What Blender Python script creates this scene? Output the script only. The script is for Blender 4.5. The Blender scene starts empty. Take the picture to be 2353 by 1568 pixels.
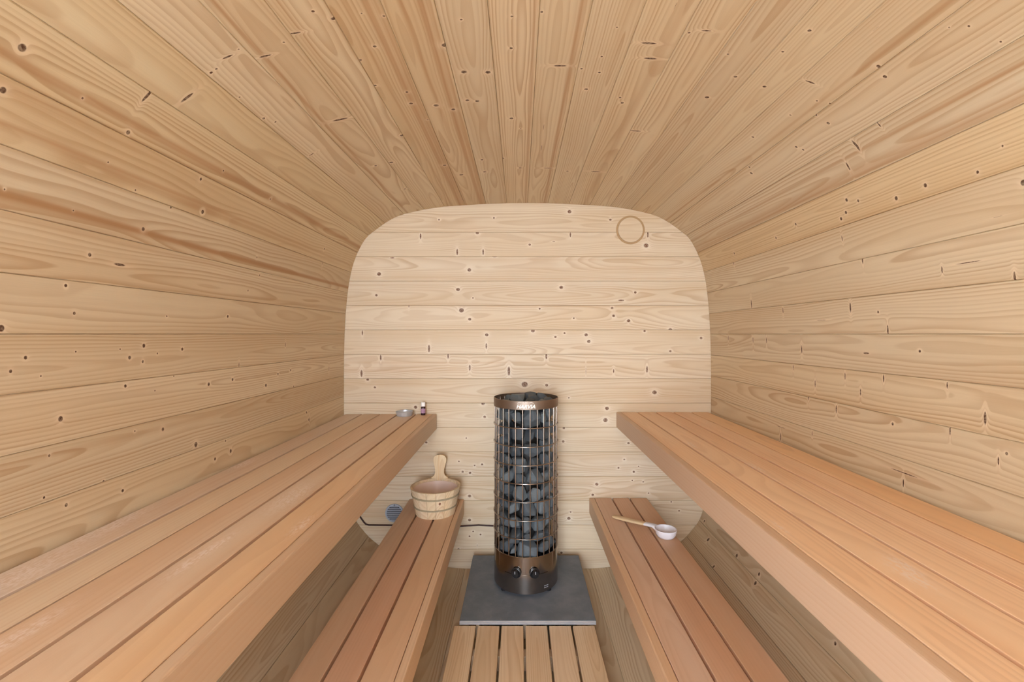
import bpy, bmesh, math, random
from mathutils import Vector, Matrix
from math import sin, cos, pi, hypot
C = bpy.context.scene.collection
SC = bpy.context.scene
R = random.Random(11)

# ------------------------------------------------------------------ camera, world, exposure
CAM_Z = 1.368                      # eye height above the sauna floor
YB = 2.65                          # distance camera -> back wall
YF = -1.80                         # front wall behind the camera
CX = 0.048                         # middle of the room
cam = bpy.data.cameras.new('camera'); cam_o = bpy.data.objects.new('camera', cam); C.objects.link(cam_o)
cam_o.location = (0, 0, CAM_Z); cam_o.rotation_euler = (pi/2, 0, 0)
cam.sensor_width = 36; cam.lens = 36*1046/2353
cam.shift_x = -(1193-1176.5)/2353; cam.shift_y = (768-784)/2353
cam.clip_start = 0.02
SC.camera = cam_o
w = bpy.data.worlds.new('overcast_sky'); SC.world = w; w.use_nodes = True
bg = w.node_tree.nodes['Background']; bg.inputs[0].default_value = (0.86, 0.95, 1.06, 1); bg.inputs[1].default_value = 23.5
SC.view_settings.view_transform = 'Standard'; SC.view_settings.look = 'None'
SC.view_settings.gamma = 1.0; SC.view_settings.use_curve_mapping = False
SC.view_settings.exposure = 0.0
SC.cycles.max_bounces = 9; SC.cycles.diffuse_bounces = 8; SC.cycles.glossy_bounces = 4
SC.cycles.sample_clamp_indirect = 8

# daylight enters through an added unseen doorway: a portal there only guides the sky light
pl = bpy.data.lights.new('daylight_portal', 'AREA'); pl.shape = 'RECTANGLE'; pl.size = 1.10; pl.size_y = 1.98
pl.cycles.is_portal = True
po = bpy.data.objects.new('daylight_portal', pl); C.objects.link(po)
po.location = (CX-0.43, YF-0.03, 0.98); po.rotation_euler = (pi/2, 0, 0)

# ------------------------------------------------------------------ knots in the boards (length, width, radii) in metres
STAVE_KNOTS = {-17:[(1.185,-0.010,0.0056,0.0066),(1.185,-0.011,0.0054,0.0063),(1.789,-0.007,0.0025,0.0124),(1.781,-0.009,0.0049,0.0058),(1.758,-0.049,0.0045,0.0053),(1.102,-0.005,0.0044,0.0052),(1.762,-0.046,0.0042,0.0049),(0.747,-0.021,0.0037,0.0044),(0.601,-0.039,0.0036,0.0042),(1.157,-0.053,0.0033,0.0038)],
 -16:[(1.012,0.046,0.0070,0.0083),(0.879,-0.030,0.0047,0.0055),(0.564,-0.039,0.0025,0.0030),(0.693,0.058,0.0025,0.0029),(0.553,0.048,0.0025,0.0029),(0.784,-0.045,0.0022,0.0026)],
 -15:[(1.409,0.025,0.0057,0.0067),(0.588,0.007,0.0052,0.0061),(2.016,0.006,0.0025,0.0123),(1.071,-0.017,0.0050,0.0059),(1.195,-0.020,0.0046,0.0054),(1.500,-0.013,0.0045,0.0052),(1.607,-0.020,0.0042,0.0049),(0.754,-0.047,0.0039,0.0046),(1.635,0.055,0.0037,0.0044),(0.919,-0.057,0.0021,0.0024),(0.850,-0.023,0.0020,0.0023)],
 -14:[(0.809,-0.029,0.0048,0.0056),(1.557,-0.014,0.0022,0.0111),(0.765,0.001,0.0043,0.0050),(0.950,-0.015,0.0042,0.0050),(1.231,0.052,0.0020,0.0102),(0.807,0.014,0.0035,0.0041),(0.514,-0.012,0.0034,0.0040),(0.487,0.014,0.0030,0.0036),(0.856,-0.006,0.0023,0.0027),(0.620,-0.020,0.0019,0.0022),(0.736,-0.022,0.0018,0.0021),(0.545,0.029,0.0017,0.0021)],
 -13:[(0.468,0.049,0.0057,0.0068),(1.158,-0.001,0.0045,0.0053),(0.590,-0.048,0.0034,0.0040),(0.613,0.013,0.0032,0.0038),(0.885,0.009,0.0024,0.0028)],
 -12:[(0.721,0.006,0.0157,0.0034),(0.640,-0.005,0.0041,0.0048),(1.329,-0.046,0.0032,0.0037),(1.265,0.019,0.0030,0.0036)],
 -11:[(1.845,-0.058,0.0025,0.0127),(0.778,0.023,0.0046,0.0055),(1.296,0.010,0.0031,0.0037),(0.855,-0.057,0.0030,0.0035),(0.454,0.021,0.0016,0.0019),(0.590,0.025,0.0016,0.0018)],
 -10:[(0.976,0.043,0.0054,0.0064),(0.414,-0.034,0.0052,0.0061),(1.822,-0.003,0.0046,0.0054),(0.928,-0.046,0.0042,0.0049),(0.734,0.053,0.0021,0.0025),(0.646,0.014,0.0019,0.0023)],
 -9:[(0.657,-0.048,0.0036,0.0182),(0.412,0.001,0.0065,0.0076),(0.665,0.050,0.0048,0.0056),(1.270,0.028,0.0031,0.0036),(0.995,0.020,0.0026,0.0030),(0.542,0.030,0.0022,0.0026)],
 -8:[(0.731,0.018,0.0039,0.0194)],
 -7:[(0.694,-0.012,0.0028,0.0138),(1.243,0.038,0.0022,0.0112),(0.950,0.051,0.0039,0.0046),(0.712,0.048,0.0035,0.0041),(0.711,0.032,0.0029,0.0034),(0.991,0.035,0.0029,0.0034),(0.829,0.049,0.0023,0.0027),(0.684,-0.047,0.0020,0.0024)],
 -6:[(1.093,-0.016,0.0050,0.0252),(0.729,0.032,0.0031,0.0155),(1.838,-0.044,0.0058,0.0068),(1.503,-0.005,0.0054,0.0063),(0.697,-0.033,0.0026,0.0031)],
 -5:[(1.501,0.048,0.0073,0.0086),(1.274,-0.056,0.0065,0.0076),(0.674,0.047,0.0027,0.0135),(0.645,-0.057,0.0047,0.0055),(0.615,-0.023,0.0035,0.0041)],
 -4:[(1.594,-0.043,0.0067,0.0079),(1.051,-0.023,0.0053,0.0062),(0.756,0.001,0.0042,0.0049),(0.933,0.056,0.0041,0.0049),(0.982,-0.027,0.0039,0.0046),(0.807,0.056,0.0034,0.0041),(1.167,-0.054,0.0032,0.0038),(0.648,-0.055,0.0030,0.0035),(0.635,-0.007,0.0019,0.0022)],
 -3:[(1.725,0.020,0.0082,0.0097),(0.768,-0.059,0.0073,0.0086),(1.073,0.020,0.0072,0.0085),(1.106,-0.032,0.0058,0.0069)],
 -2:[(0.893,0.027,0.0070,0.0083),(1.704,0.029,0.0070,0.0083),(0.899,-0.042,0.0067,0.0079),(1.059,0.004,0.0057,0.0067),(1.052,0.035,0.0056,0.0066),(1.556,0.029,0.0055,0.0065),(0.675,0.007,0.0028,0.0033)],
 -1:[(1.664,-0.017,0.0058,0.0069),(1.184,0.015,0.0057,0.0067),(1.547,0.057,0.0045,0.0053),(0.789,0.009,0.0040,0.0047),(0.668,0.005,0.0031,0.0036),(1.265,-0.018,0.0030,0.0035)],
 0:[(1.666,-0.025,0.0042,0.0208),(0.869,-0.008,0.0037,0.0186),(1.440,0.017,0.0288,0.0010),(1.253,0.018,0.0229,0.0008),(0.653,0.055,0.0030,0.0035)],
 1:[(0.989,0.021,0.0050,0.0059),(1.698,0.004,0.0049,0.0057),(0.897,-0.004,0.0037,0.0044),(0.882,0.050,0.0033,0.0039),(0.822,0.003,0.0029,0.0034),(0.702,-0.013,0.0023,0.0027)],
 2:[(1.685,-0.005,0.0047,0.0233),(0.756,0.013,0.0039,0.0196),(0.819,-0.009,0.0036,0.0179),(1.060,0.013,0.0049,0.0058),(1.029,0.027,0.0037,0.0043),(0.620,-0.009,0.0124,0.0004)],
 3:[(1.253,0.041,0.0041,0.0204),(0.696,0.009,0.0025,0.0125),(0.707,0.047,0.0029,0.0034)],
 4:[(0.988,0.007,0.0058,0.0069),(0.867,-0.024,0.0043,0.0051),(0.777,0.039,0.0028,0.0033)],
 5:[(0.886,0.002,0.0047,0.0056),(0.651,0.023,0.0039,0.0046),(0.736,0.037,0.0030,0.0035)],
 6:[(0.819,0.030,0.0028,0.0139),(0.679,-0.055,0.0043,0.0050),(1.152,0.015,0.0041,0.0048),(0.972,-0.010,0.0029,0.0034),(0.871,-0.027,0.0027,0.0031),(0.854,-0.057,0.0023,0.0027),(0.598,0.024,0.0094,0.0003)],
 7:[(1.348,0.025,0.0050,0.0059),(0.917,0.017,0.0045,0.0053),(0.692,0.034,0.0043,0.0051),(1.079,0.011,0.0039,0.0046),(1.322,0.051,0.0036,0.0042),(1.070,-0.010,0.0035,0.0041),(0.919,0.059,0.0028,0.0033),(0.496,0.019,0.0021,0.0025),(0.484,-0.046,0.0019,0.0022),(0.519,0.041,0.0017,0.0020)],
 8:[(0.913,0.033,0.0039,0.0195),(0.979,-0.011,0.0028,0.0141),(0.812,0.053,0.0019,0.0097)],
 9:[(0.865,-0.034,0.0050,0.0059),(1.040,0.015,0.0049,0.0058),(1.086,-0.036,0.0047,0.0055),(1.827,-0.019,0.0046,0.0055),(0.771,-0.028,0.0046,0.0054),(1.059,-0.022,0.0046,0.0054),(1.316,0.003,0.0045,0.0053),(1.316,0.003,0.0045,0.0053),(1.462,-0.019,0.0044,0.0051),(0.997,-0.001,0.0040,0.0047),(0.638,-0.041,0.0033,0.0039),(0.574,-0.005,0.0023,0.0027)],
 10:[(1.857,0.060,0.0031,0.0153),(0.552,0.025,0.0055,0.0065),(1.101,0.021,0.0020,0.0102),(0.613,-0.033,0.0105,0.0004)],
 11:[(1.739,-0.039,0.0044,0.0218),(1.027,0.058,0.0029,0.0146),(0.692,-0.005,0.0309,0.0011),(0.591,-0.054,0.0025,0.0125),(0.762,-0.013,0.0019,0.0093)],
 12:[(1.098,0.029,0.0034,0.0170),(0.948,-0.048,0.0031,0.0154),(1.486,0.039,0.0026,0.0128),(1.248,-0.009,0.0262,0.0009),(0.982,0.008,0.0036,0.0043)],
 13:[(1.370,0.000,0.0032,0.0161),(1.742,0.031,0.0029,0.0145),(1.624,0.032,0.0028,0.0138),(1.998,0.039,0.0027,0.0136),(1.037,-0.001,0.0123,0.0027),(0.841,0.013,0.0036,0.0042)],
 14:[(0.666,-0.020,0.0032,0.0159),(1.292,-0.006,0.0027,0.0134),(0.969,0.046,0.0025,0.0125),(1.429,0.046,0.0025,0.0124),(1.134,0.037,0.0024,0.0122),(1.064,-0.008,0.0023,0.0117),(0.762,0.048,0.0019,0.0093)],
 15:[(1.178,0.038,0.0029,0.0143),(1.332,0.059,0.0026,0.0128),(0.636,0.007,0.0019,0.0095),(0.936,0.034,0.0039,0.0046),(0.755,0.050,0.0018,0.0092),(0.755,0.053,0.0018,0.0090),(0.618,0.029,0.0033,0.0039)],
 16:[(0.897,0.021,0.0452,0.0016),(1.518,-0.015,0.0035,0.0174),(1.518,0.027,0.0322,0.0012),(0.898,-0.009,0.0024,0.0119),(1.310,0.044,0.0021,0.0107)],
 21:[(1.778,-0.048,0.0084,0.0099),(1.583,-0.034,0.0070,0.0083),(2.169,-0.042,0.0066,0.0078),(1.108,-0.016,0.0054,0.0063)],
 22:[(2.046,0.021,0.0087,0.0102),(1.579,0.045,0.0077,0.0090),(1.868,-0.051,0.0066,0.0077)]}
BACK_KNOTS = {0:[(0.245,-0.034,0.0112,0.0098),(0.483,0.013,0.0071,0.0062),(-0.195,0.003,0.0061,0.0053),(-0.515,0.013,0.0051,0.0045)],
 1:[(0.691,0.006,0.0142,0.0125),(-0.409,0.044,0.0056,0.0194),(-0.622,-0.048,0.0049,0.0170),(-0.258,0.044,0.0049,0.0170),(0.701,-0.057,0.0049,0.0170),(-0.292,-0.067,0.0092,0.0080),(0.250,-0.057,0.0042,0.0145),(0.013,0.001,0.0071,0.0062),(0.153,-0.018,0.0088,0.0020)],
 2:[(-0.864,0.030,0.0122,0.0107),(-0.338,0.006,0.0112,0.0098),(-0.191,-0.071,0.0151,0.0035),(-0.787,-0.064,0.0126,0.0029)],
 3:[(-0.404,-0.022,0.0112,0.0098),(0.197,-0.034,0.0112,0.0098),(0.546,0.041,0.0176,0.0041),(-0.879,0.012,0.0081,0.0071),(0.628,-0.005,0.0081,0.0071),(-0.317,0.027,0.0051,0.0045)],
 4:[(-0.384,-0.043,0.0142,0.0125),(0.832,0.071,0.0112,0.0098),(0.589,0.018,0.0102,0.0089),(-0.336,0.009,0.0092,0.0080),(0.502,-0.011,0.0092,0.0080),(0.493,-0.057,0.0081,0.0071),(0.270,0.003,0.0061,0.0053),(0.071,-0.052,0.0061,0.0053),(-0.690,-0.067,0.0024,0.0085)],
 5:[(-0.573,0.038,0.0063,0.0218),(0.032,-0.066,0.0112,0.0098),(0.342,-0.042,0.0102,0.0089),(0.357,-0.004,0.0102,0.0089),(-0.237,-0.042,0.0102,0.0089),(-0.239,0.023,0.0049,0.0170),(-0.961,-0.054,0.0042,0.0145),(1.011,-0.023,0.0081,0.0071),(0.163,-0.030,0.0071,0.0062),(0.682,-0.064,0.0071,0.0062),(0.832,0.053,0.0071,0.0062),(0.216,-0.052,0.0061,0.0053)],
 6:[(-0.108,0.027,0.0077,0.0266),(-0.966,0.041,0.0063,0.0218),(0.696,0.017,0.0056,0.0194),(0.110,-0.060,0.0052,0.0182),(-0.336,0.007,0.0052,0.0182),(-0.854,-0.051,0.0049,0.0170),(-0.462,-0.060,0.0045,0.0157),(0.502,0.027,0.0035,0.0121),(0.340,0.027,0.0011,0.0213)],
 7:[(-0.016,-0.038,0.0183,0.0160),(0.740,0.009,0.0132,0.0116),(0.112,-0.033,0.0092,0.0080),(-0.930,-0.065,0.0081,0.0071),(-0.888,-0.020,0.0071,0.0062),(0.241,0.040,0.0051,0.0045)],
 8:[(0.454,0.028,0.0132,0.0116),(-0.258,-0.069,0.0112,0.0098),(0.463,-0.040,0.0112,0.0098),(-0.651,-0.047,0.0102,0.0089),(-0.249,0.009,0.0081,0.0071)],
 9:[(0.208,0.010,0.0081,0.0071),(0.212,-0.068,0.0073,0.0064),(-0.589,0.016,0.0071,0.0062),(0.588,0.020,0.0071,0.0062),(-0.356,-0.009,0.0045,0.0040)],
 10:[(-0.334,0.051,0.0077,0.0068),(-0.377,0.045,0.0071,0.0062),(0.619,0.045,0.0071,0.0062),(-0.264,0.002,0.0064,0.0057),(0.564,-0.027,0.0058,0.0051),(0.530,0.022,0.0058,0.0051),(-0.399,-0.016,0.0052,0.0045),(-0.307,0.008,0.0052,0.0045),(0.647,0.013,0.0039,0.0034)],
 11:[(-0.337,0.044,0.0097,0.0085),(0.404,-0.025,0.0097,0.0085),(0.380,0.037,0.0077,0.0068),(0.404,-0.023,0.0073,0.0064),(0.674,-0.039,0.0052,0.0045),(0.705,0.027,0.0052,0.0045),(0.610,-0.047,0.0045,0.0040)],
 12:[(0.241,0.032,0.0102,0.0089),(-0.337,0.041,0.0090,0.0079),(0.251,-0.005,0.0057,0.0050),(0.883,-0.012,0.0052,0.0045),(0.837,-0.064,0.0045,0.0040)],
 13:[(-0.401,0.070,0.0073,0.0064),(-0.273,-0.016,0.0058,0.0051),(-0.337,-0.006,0.0058,0.0051),(-0.316,-0.034,0.0052,0.0045),(-0.292,0.049,0.0011,0.0078)],
 14:[(0.198,-0.039,0.0073,0.0064)]}
STAVE_BANDS = {-11: [(0.0319, 0.0084, 0.9)], -9: [(0.0266, 0.01, 0.75), (0.0598, 0.0048, 0.6), (-0.0348, 0.002, 0.4)], -10: [(0.0206, 0.006, 0.45)], -4: [(-0.0284, 0.0091, 0.75), (0.0169, 0.0046, 0.6)], -3: [(-0.0285, 0.0095, 0.8)], 0: [(-0.0392, 0.0079, 0.5), (-0.0363, 0.0037, 0.5)], 2: [(-0.0312, 0.0097, 0.6)], 8: [(0.0144, 0.0052, 0.8), (-0.0482, 0.0072, 0.5)], 6: [(-0.0344, 0.004, 0.7)], -6: [(0.0383, 0.0059, 0.6)], -1: [(-0.0499, 0.0041, 0.6)]}

# ------------------------------------------------------------------ helpers
def srgb(r, g, b):
    f = lambda c: (c/255/12.92) if c/255 <= 0.04045 else ((c/255+0.055)/1.055)**2.4
    return (f(r), f(g), f(b), 1)

class N:
    """small node builder"""
    def __init__(s, name):
        s.mat = bpy.data.materials.new(name); s.mat.use_nodes = True
        s.t = s.mat.node_tree; s.t.nodes.clear()
        s.out = s.t.nodes.new('ShaderNodeOutputMaterial'); s.b = s.t.nodes.new('ShaderNodeBsdfPrincipled')
        s.t.links.new(s.b.outputs[0], s.out.inputs[0])
    def n(s, typ, **kw):
        x = s.t.nodes.new(typ)
        for k, v in kw.items(): setattr(x, k, v)
        return x
    def put(s, sock, v):
        if hasattr(v, 'is_output') or isinstance(v, bpy.types.NodeSocket): s.t.links.new(v, sock)
        else: sock.default_value = v
    def m(s, op, a, b=None, c=None, clamp=False):
        x = s.n('ShaderNodeMath', operation=op, use_clamp=clamp)
        for i, v in enumerate((a, b, c)):
            if v is not None: s.put(x.inputs[i], v)
        return x.outputs[0]
    def vec(s, x, y, z):
        k = s.n('ShaderNodeCombineXYZ')
        for i, v in enumerate((x, y, z)): s.put(k.inputs[i], v)
        return k.outputs[0]
    def noise(s, v, scale=1.0, detail=2.0, rough=0.5):
        k = s.n('ShaderNodeTexNoise'); s.put(k.inputs['Vector'], v)
        k.inputs['Scale'].default_value = scale; k.inputs['Detail'].default_value = detail; k.inputs['Roughness'].default_value = rough
        return k.outputs['Fac']
    def mix(s, f, a, b, mode='MIX'):
        k = s.n('ShaderNodeMix', data_type='RGBA', blend_type=mode)
        s.put(k.inputs['Factor'], f); s.put(k.inputs[6], a); s.put(k.inputs[7], b)
        return k.outputs[2]
    def step(s, v, lo, hi, to0=0.0, to1=1.0):
        k = s.n('ShaderNodeMapRange', interpolation_type='SMOOTHSTEP')
        s.put(k.inputs[0], v)
        for i, q in enumerate((lo, hi, to0, to1)): s.put(k.inputs[i+1], q)
        return k.outputs[0]
    def attr(s, name):
        return s.n('ShaderNodeAttribute', attribute_type='OBJECT', attribute_name=name)
    def bump(s, h, dist=0.001, strength=0.5):
        k = s.n('ShaderNodeBump'); k.inputs['Strength'].default_value = strength; k.inputs['Distance'].default_value = dist
        s.put(k.inputs['Height'], h); s.t.links.new(k.outputs[0], s.b.inputs['Normal'])
    def set(s, **kw):
        for k, v in kw.items(): s.put(s.b.inputs[k.replace('_', ' ')], v)

def wood(name, light, warm, ring, ring_amt, spacing, streak, core, pale, slots=(), scuffs=(), bands=(), rough=0.55, spec=0.25, dmin=0.015, dmax=0.10, fine=0.06, wob=1.0):
    """timber sawn from a log: local Y runs along the board, X across it, Z through it; rings, rays, knots"""
    k = N(name)
    sep = k.n('ShaderNodeSeparateXYZ'); tc = k.n('ShaderNodeTexCoord'); k.t.links.new(tc.outputs['Object'], sep.inputs[0])
    v, u, z = sep.outputs
    oi = k.n('ShaderNodeObjectInfo'); rnd = oi.outputs['Random']
    r2 = k.m('FRACT', k.m('MULTIPLY', rnd, 17.31)); r3 = k.m('FRACT', k.m('MULTIPLY', rnd, 91.7))
    uo = k.m('MULTIPLY_ADD', rnd, 47.0, u); zo = k.m('MULTIPLY', r2, 63.0)
    corev = halov = warp = None
    for nm in slots:
        a = k.attr(nm); sp = k.n('ShaderNodeSeparateXYZ'); k.t.links.new(a.outputs['Vector'], sp.inputs[0])
        du = k.m('DIVIDE', k.m('SUBTRACT', u, sp.outputs[0]), k.m('MAXIMUM', sp.outputs[2], 1e-6))
        dv = k.m('DIVIDE', k.m('SUBTRACT', v, sp.outputs[1]), k.m('MAXIMUM', a.outputs['Alpha'], 1e-6))
        e2 = k.m('MULTIPLY_ADD', dv, dv, k.m('MULTIPLY', du, du))
        c_ = k.m('DIVIDE', 1.0, k.m('MULTIPLY_ADD', e2, k.m('MULTIPLY', e2, e2), 1.0))
        g = k.m('DIVIDE', 1.0, k.m('MULTIPLY_ADD', e2, 0.12, 1.0))
        h_ = k.m('MULTIPLY', g, k.m('MULTIPLY', g, g))
        w_ = k.m('MULTIPLY', h_, k.m('MINIMUM', a.outputs['Alpha'], 0.012))
        corev = c_ if corev is None else k.m('MAXIMUM', corev, c_)
        halov = h_ if halov is None else k.m('MAXIMUM', halov, h_)
        warp = w_ if warp is None else k.m('ADD', warp, w_)
    n1 = k.noise(k.vec(k.m('MULTIPLY', uo, 0.9), k.m('MULTIPLY', v, 5.0), zo), 1.0, 2.0)
    n2 = k.noise(k.vec(k.m('MULTIPLY', uo, 5.0), k.m('MULTIPLY', v, 30.0), zo), 1.0, 2.0)
    d = k.m('ADD', k.m('MULTIPLY_ADD', r3, dmax-dmin, dmin), k.m('SUBTRACT', k.m('MULTIPLY', k.m('SUBTRACT', n1, 0.5), 0.11*wob), z))
    v0 = k.m('MULTIPLY', k.m('SUBTRACT', r2, 0.5), 0.10)
    vv = k.m('ADD', k.m('SUBTRACT', v, v0), k.m('MULTIPLY', k.m('SUBTRACT', n2, 0.5), 0.006*wob))
    rr = k.m('SQRT', k.m('ADD', k.m('MULTIPLY', vv, vv), k.m('MULTIPLY', d, d)))
    if warp is not None: rr = k.m('MULTIPLY_ADD', warp, 1.4, rr)
    ph = k.m('FRACT', k.m('DIVIDE', rr, spacing))
    ringm = k.m('MULTIPLY', k.step(ph, 0.25, 0.86), k.step(ph, 0.90, 1.0, 1.0, 0.0))
    rv = k.noise(k.vec(k.m('MULTIPLY', uo, 0.4), k.m('MULTIPLY', rr, 60.0), zo), 1.0, 1.0)
    ringm = k.m('MULTIPLY', ringm, k.step(rv, 0.3, 0.75, 0.35, 1.25))
    big = k.noise(k.vec(k.m('MULTIPLY', uo, 0.8), k.m('MULTIPLY', v, 9.0), k.m('ADD', zo, 5.0)), 1.0, 2.0)
    col = k.mix(k.step(big, 0.35, 0.7), light, warm)
    col = k.mix(1.0, col, oi.outputs['Color'], 'MULTIPLY')
    st = k.noise(k.vec(k.m('MULTIPLY', uo, 0.35), k.m('MULTIPLY', vv, 34.0), k.m('ADD', zo, 11.0)), 1.0, 2.0)
    sa = k.attr('streak')
    col = k.mix(k.m('MULTIPLY', k.step(st, 0.5, 0.72), k.m('ADD', sa.outputs['Fac'], 0.12), clamp=True), col, streak)
    for nm in bands:
        a = k.attr(nm); sp = k.n('ShaderNodeSeparateXYZ'); k.t.links.new(a.outputs['Vector'], sp.inputs[0])
        e = k.m('DIVIDE', k.m('ADD', k.m('SUBTRACT', v, sp.outputs[0]), k.m('MULTIPLY', k.m('SUBTRACT', n1, 0.5), 0.012)), k.m('MAXIMUM', sp.outputs[1], 1e-6))
        e2 = k.m('MULTIPLY', e, e)
        f = k.m('DIVIDE', sp.outputs[2], k.m('ADD', 1.0, k.m('MULTIPLY', e2, e2)))
        col = k.mix(k.m('MULTIPLY', f, k.step(st, 0.25, 0.6, 0.55, 1.0)), col, streak)
    col = k.mix(k.m('MULTIPLY', ringm, ring_amt, clamp=True), col, ring)
    fib = k.noise(k.vec(k.m('MULTIPLY', uo, 9.0), k.m('MULTIPLY', v, 620.0), k.m('MULTIPLY', z, 620.0)), 1.0, 2.0)
    col = k.mix(1.0, col, k.mix(fib, (1-fine,)*3+(1,), (1+fine,)*3+(1,)), 'MULTIPLY')
    if slots:
        col = k.mix(k.m('MULTIPLY', halov, 0.58), col, pale)
        kn = k.noise(k.vec(k.m('MULTIPLY', uo, 160.0), k.m('MULTIPLY', v, 160.0), zo), 1.0, 2.0)
        col = k.mix(k.m('MULTIPLY', k.step(corev, 0.25, 0.85), k.step(kn, 0.25, 0.65, 0.62, 0.97)), col, core)
    for nm in scuffs:
        a = k.attr(nm); sp = k.n('ShaderNodeSeparateXYZ'); k.t.links.new(a.outputs['Vector'], sp.inputs[0])
        du = k.m('DIVIDE', k.m('SUBTRACT', u, sp.outputs[0]), k.m('MAXIMUM', sp.outputs[2], 1e-6))
        dv = k.m('DIVIDE', k.m('SUBTRACT', v, sp.outputs[1]), k.m('MAXIMUM', a.outputs['Alpha'], 1e-6))
        e = k.m('ADD', k.m('MULTIPLY', du, du), k.m('MULTIPLY', dv, dv))
        sn = k.noise(k.vec(k.m('MULTIPLY', u, 90.0), k.m('MULTIPLY', v, 240.0), zo), 1.0, 3.0)
        f = k.m('MULTIPLY', k.m('DIVIDE', 0.55, k.m('ADD', 1.0, k.m('MULTIPLY', e, e))), k.step(sn, 0.35, 0.65))
        col = k.mix(f, col, srgb(235, 224, 222))
    k.set(Base_Color=col, Roughness=k.m('MULTIPLY_ADD', fib, 0.12, rough-0.06))
    k.b.inputs['Specular IOR Level'].default_value = spec
    k.bump(fib, 0.0003, 0.35)
    return k.mat

SLOTS = ['knot_%s' % c for c in 'abcdefghijkl']
PALE = srgb(240, 222, 198)
PINE = {n: wood('spruce_boards' if n else 'clear_spruce_boards', srgb(212, 197, 170), srgb(204, 185, 155), srgb(166, 130, 92), 0.48, 0.0080, srgb(170, 131, 94), srgb(70, 36, 16), PALE, SLOTS[:n], bands=('band_a', 'band_b') if n else (), rough=0.5) for n in (0, 4, 8, 12)}
PINE_BACK = {n: wood('spruce_end_wall_boards', srgb(218, 204, 181), srgb(212, 194, 166), srgb(180, 148, 110), 0.42, 0.0075, srgb(196, 162, 124), srgb(104, 64, 36), srgb(244, 236, 222), SLOTS[:n], rough=0.5, dmin=0.03) for n in (0, 4, 8, 12)}
def slots_for(q, always=False): return 0 if q == 0 and not always else 4 if q <= 4 else 8 if q <= 8 else 12
ALDER = wood('alder_bench_boards', srgb(218, 190, 164), srgb(212, 178, 148), srgb(190, 150, 119), 0.22, 0.011, srgb(198, 158, 134), srgb(110, 62, 40), PALE, (), ('scuff_a', 'scuff_b', 'scuff_c'), rough=0.48, fine=0.04)
LARCH = wood('duckboard_timber', srgb(218, 196, 166), srgb(210, 182, 147), srgb(180, 142, 102), 0.34, 0.008, srgb(196, 156, 122), srgb(94, 60, 40), PALE, SLOTS[:4], rough=0.55)
BUCKET_WOOD = wood('bucket_staves', srgb(226, 211, 184), srgb(221, 201, 168), srgb(192, 154, 112), 0.45, 0.006, srgb(206, 156, 100), srgb(120, 72, 48), PALE, SLOTS[:1], rough=0.5)
LADLE_WOOD = wood('ladle_handle_wood', srgb(226, 204, 168), srgb(218, 190, 148), srgb(196, 160, 116), 0.25, 0.005, srgb(206, 170, 128), srgb(110, 62, 40), PALE, (), rough=0.5)

def plain(name, col, rough=0.5, metal=0.0, spec=0.4, var=0.08, scale=30.0, bump=0.0):
    k = N(name)
    tc = k.n('ShaderNodeTexCoord')
    nz = k.noise(tc.outputs['Object'], scale, 4.0, 0.6)
    c = k.mix(nz, tuple(x*(1-var) for x in col[:3])+(1,), tuple(min(1, x*(1+var)) for x in col[:3])+(1,))
    k.set(Base_Color=c, Roughness=rough, Metallic=metal)
    k.b.inputs['Specular IOR Level'].default_value = spec
    if bump: k.bump(nz, bump, 0.6)
    return k.mat
BAND = plain('satin_band_steel', (0.30, 0.24, 0.20, 1), 0.50, 1.0, var=0.03, scale=14)
STEEL = plain('polished_steel', (0.36, 0.32, 0.29, 1), 0.17, 1.0, var=0.03, scale=14)
WIRE = plain('wire_steel', (0.46, 0.40, 0.36, 1), 0.22, 1.0, var=0.04, scale=60)
DARKSTEEL = plain('dark_heat_tinted_steel', (0.05, 0.05, 0.05, 1), 0.5, 0.6)
BLACK = plain('black_plastic', (0.012, 0.012, 0.014, 1), 0.3, spec=0.5)
CHROME = plain('tin_metal', (0.62, 0.66, 0.72, 1), 0.42, 0.55, var=0.03)
GREYPLATE = None
VENT = plain('grey_vent_plastic', srgb(172, 182, 196), 0.4)
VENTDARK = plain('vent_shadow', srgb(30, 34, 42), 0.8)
CABLE = plain('cable_rubber', srgb(58, 26, 24), 0.5)
WHITE = plain('white_paint', srgb(250, 250, 250), 0.5, var=0.02)
HOOP = plain('hoop_willow', srgb(166, 154, 128), 0.6, var=0.15, scale=80)
LINER = plain('bucket_liner', srgb(226, 206, 196), 0.35, var=0.05)
BOWL = plain('ladle_bowl_birch', srgb(228, 228, 236), 0.35, var=0.04, scale=40)
SEAM = plain('vent_rim_wood', srgb(176, 146, 108), 0.7, var=0.12, scale=60)
GROUND = plain('pale_bounce_ground', srgb(222, 219, 212), 0.9, var=0.15, scale=6)
def plate_mat():
    k = N('cement_board_grey'); tc = k.n('ShaderNodeTexCoord')
    a = k.noise(tc.outputs['Object'], 7.0, 6.0, 0.65); b = k.noise(tc.outputs['Object'], 60.0, 3.0)
    c = k.mix(k.step(a, 0.35, 0.7), srgb(100, 110, 122), srgb(122, 130, 142))
    c = k.mix(k.step(b, 0.62, 0.8, 0.0, 0.35), c, srgb(150, 150, 156))
    k.set(Base_Color=c, Roughness=0.55); k.bump(b, 0.0005, 0.4)
    return k.mat
GREYPLATE = plate_mat()
EDGE = plain('plate_edge_trim', srgb(196, 200, 208), 0.35, 0.6, var=0.05)
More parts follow.
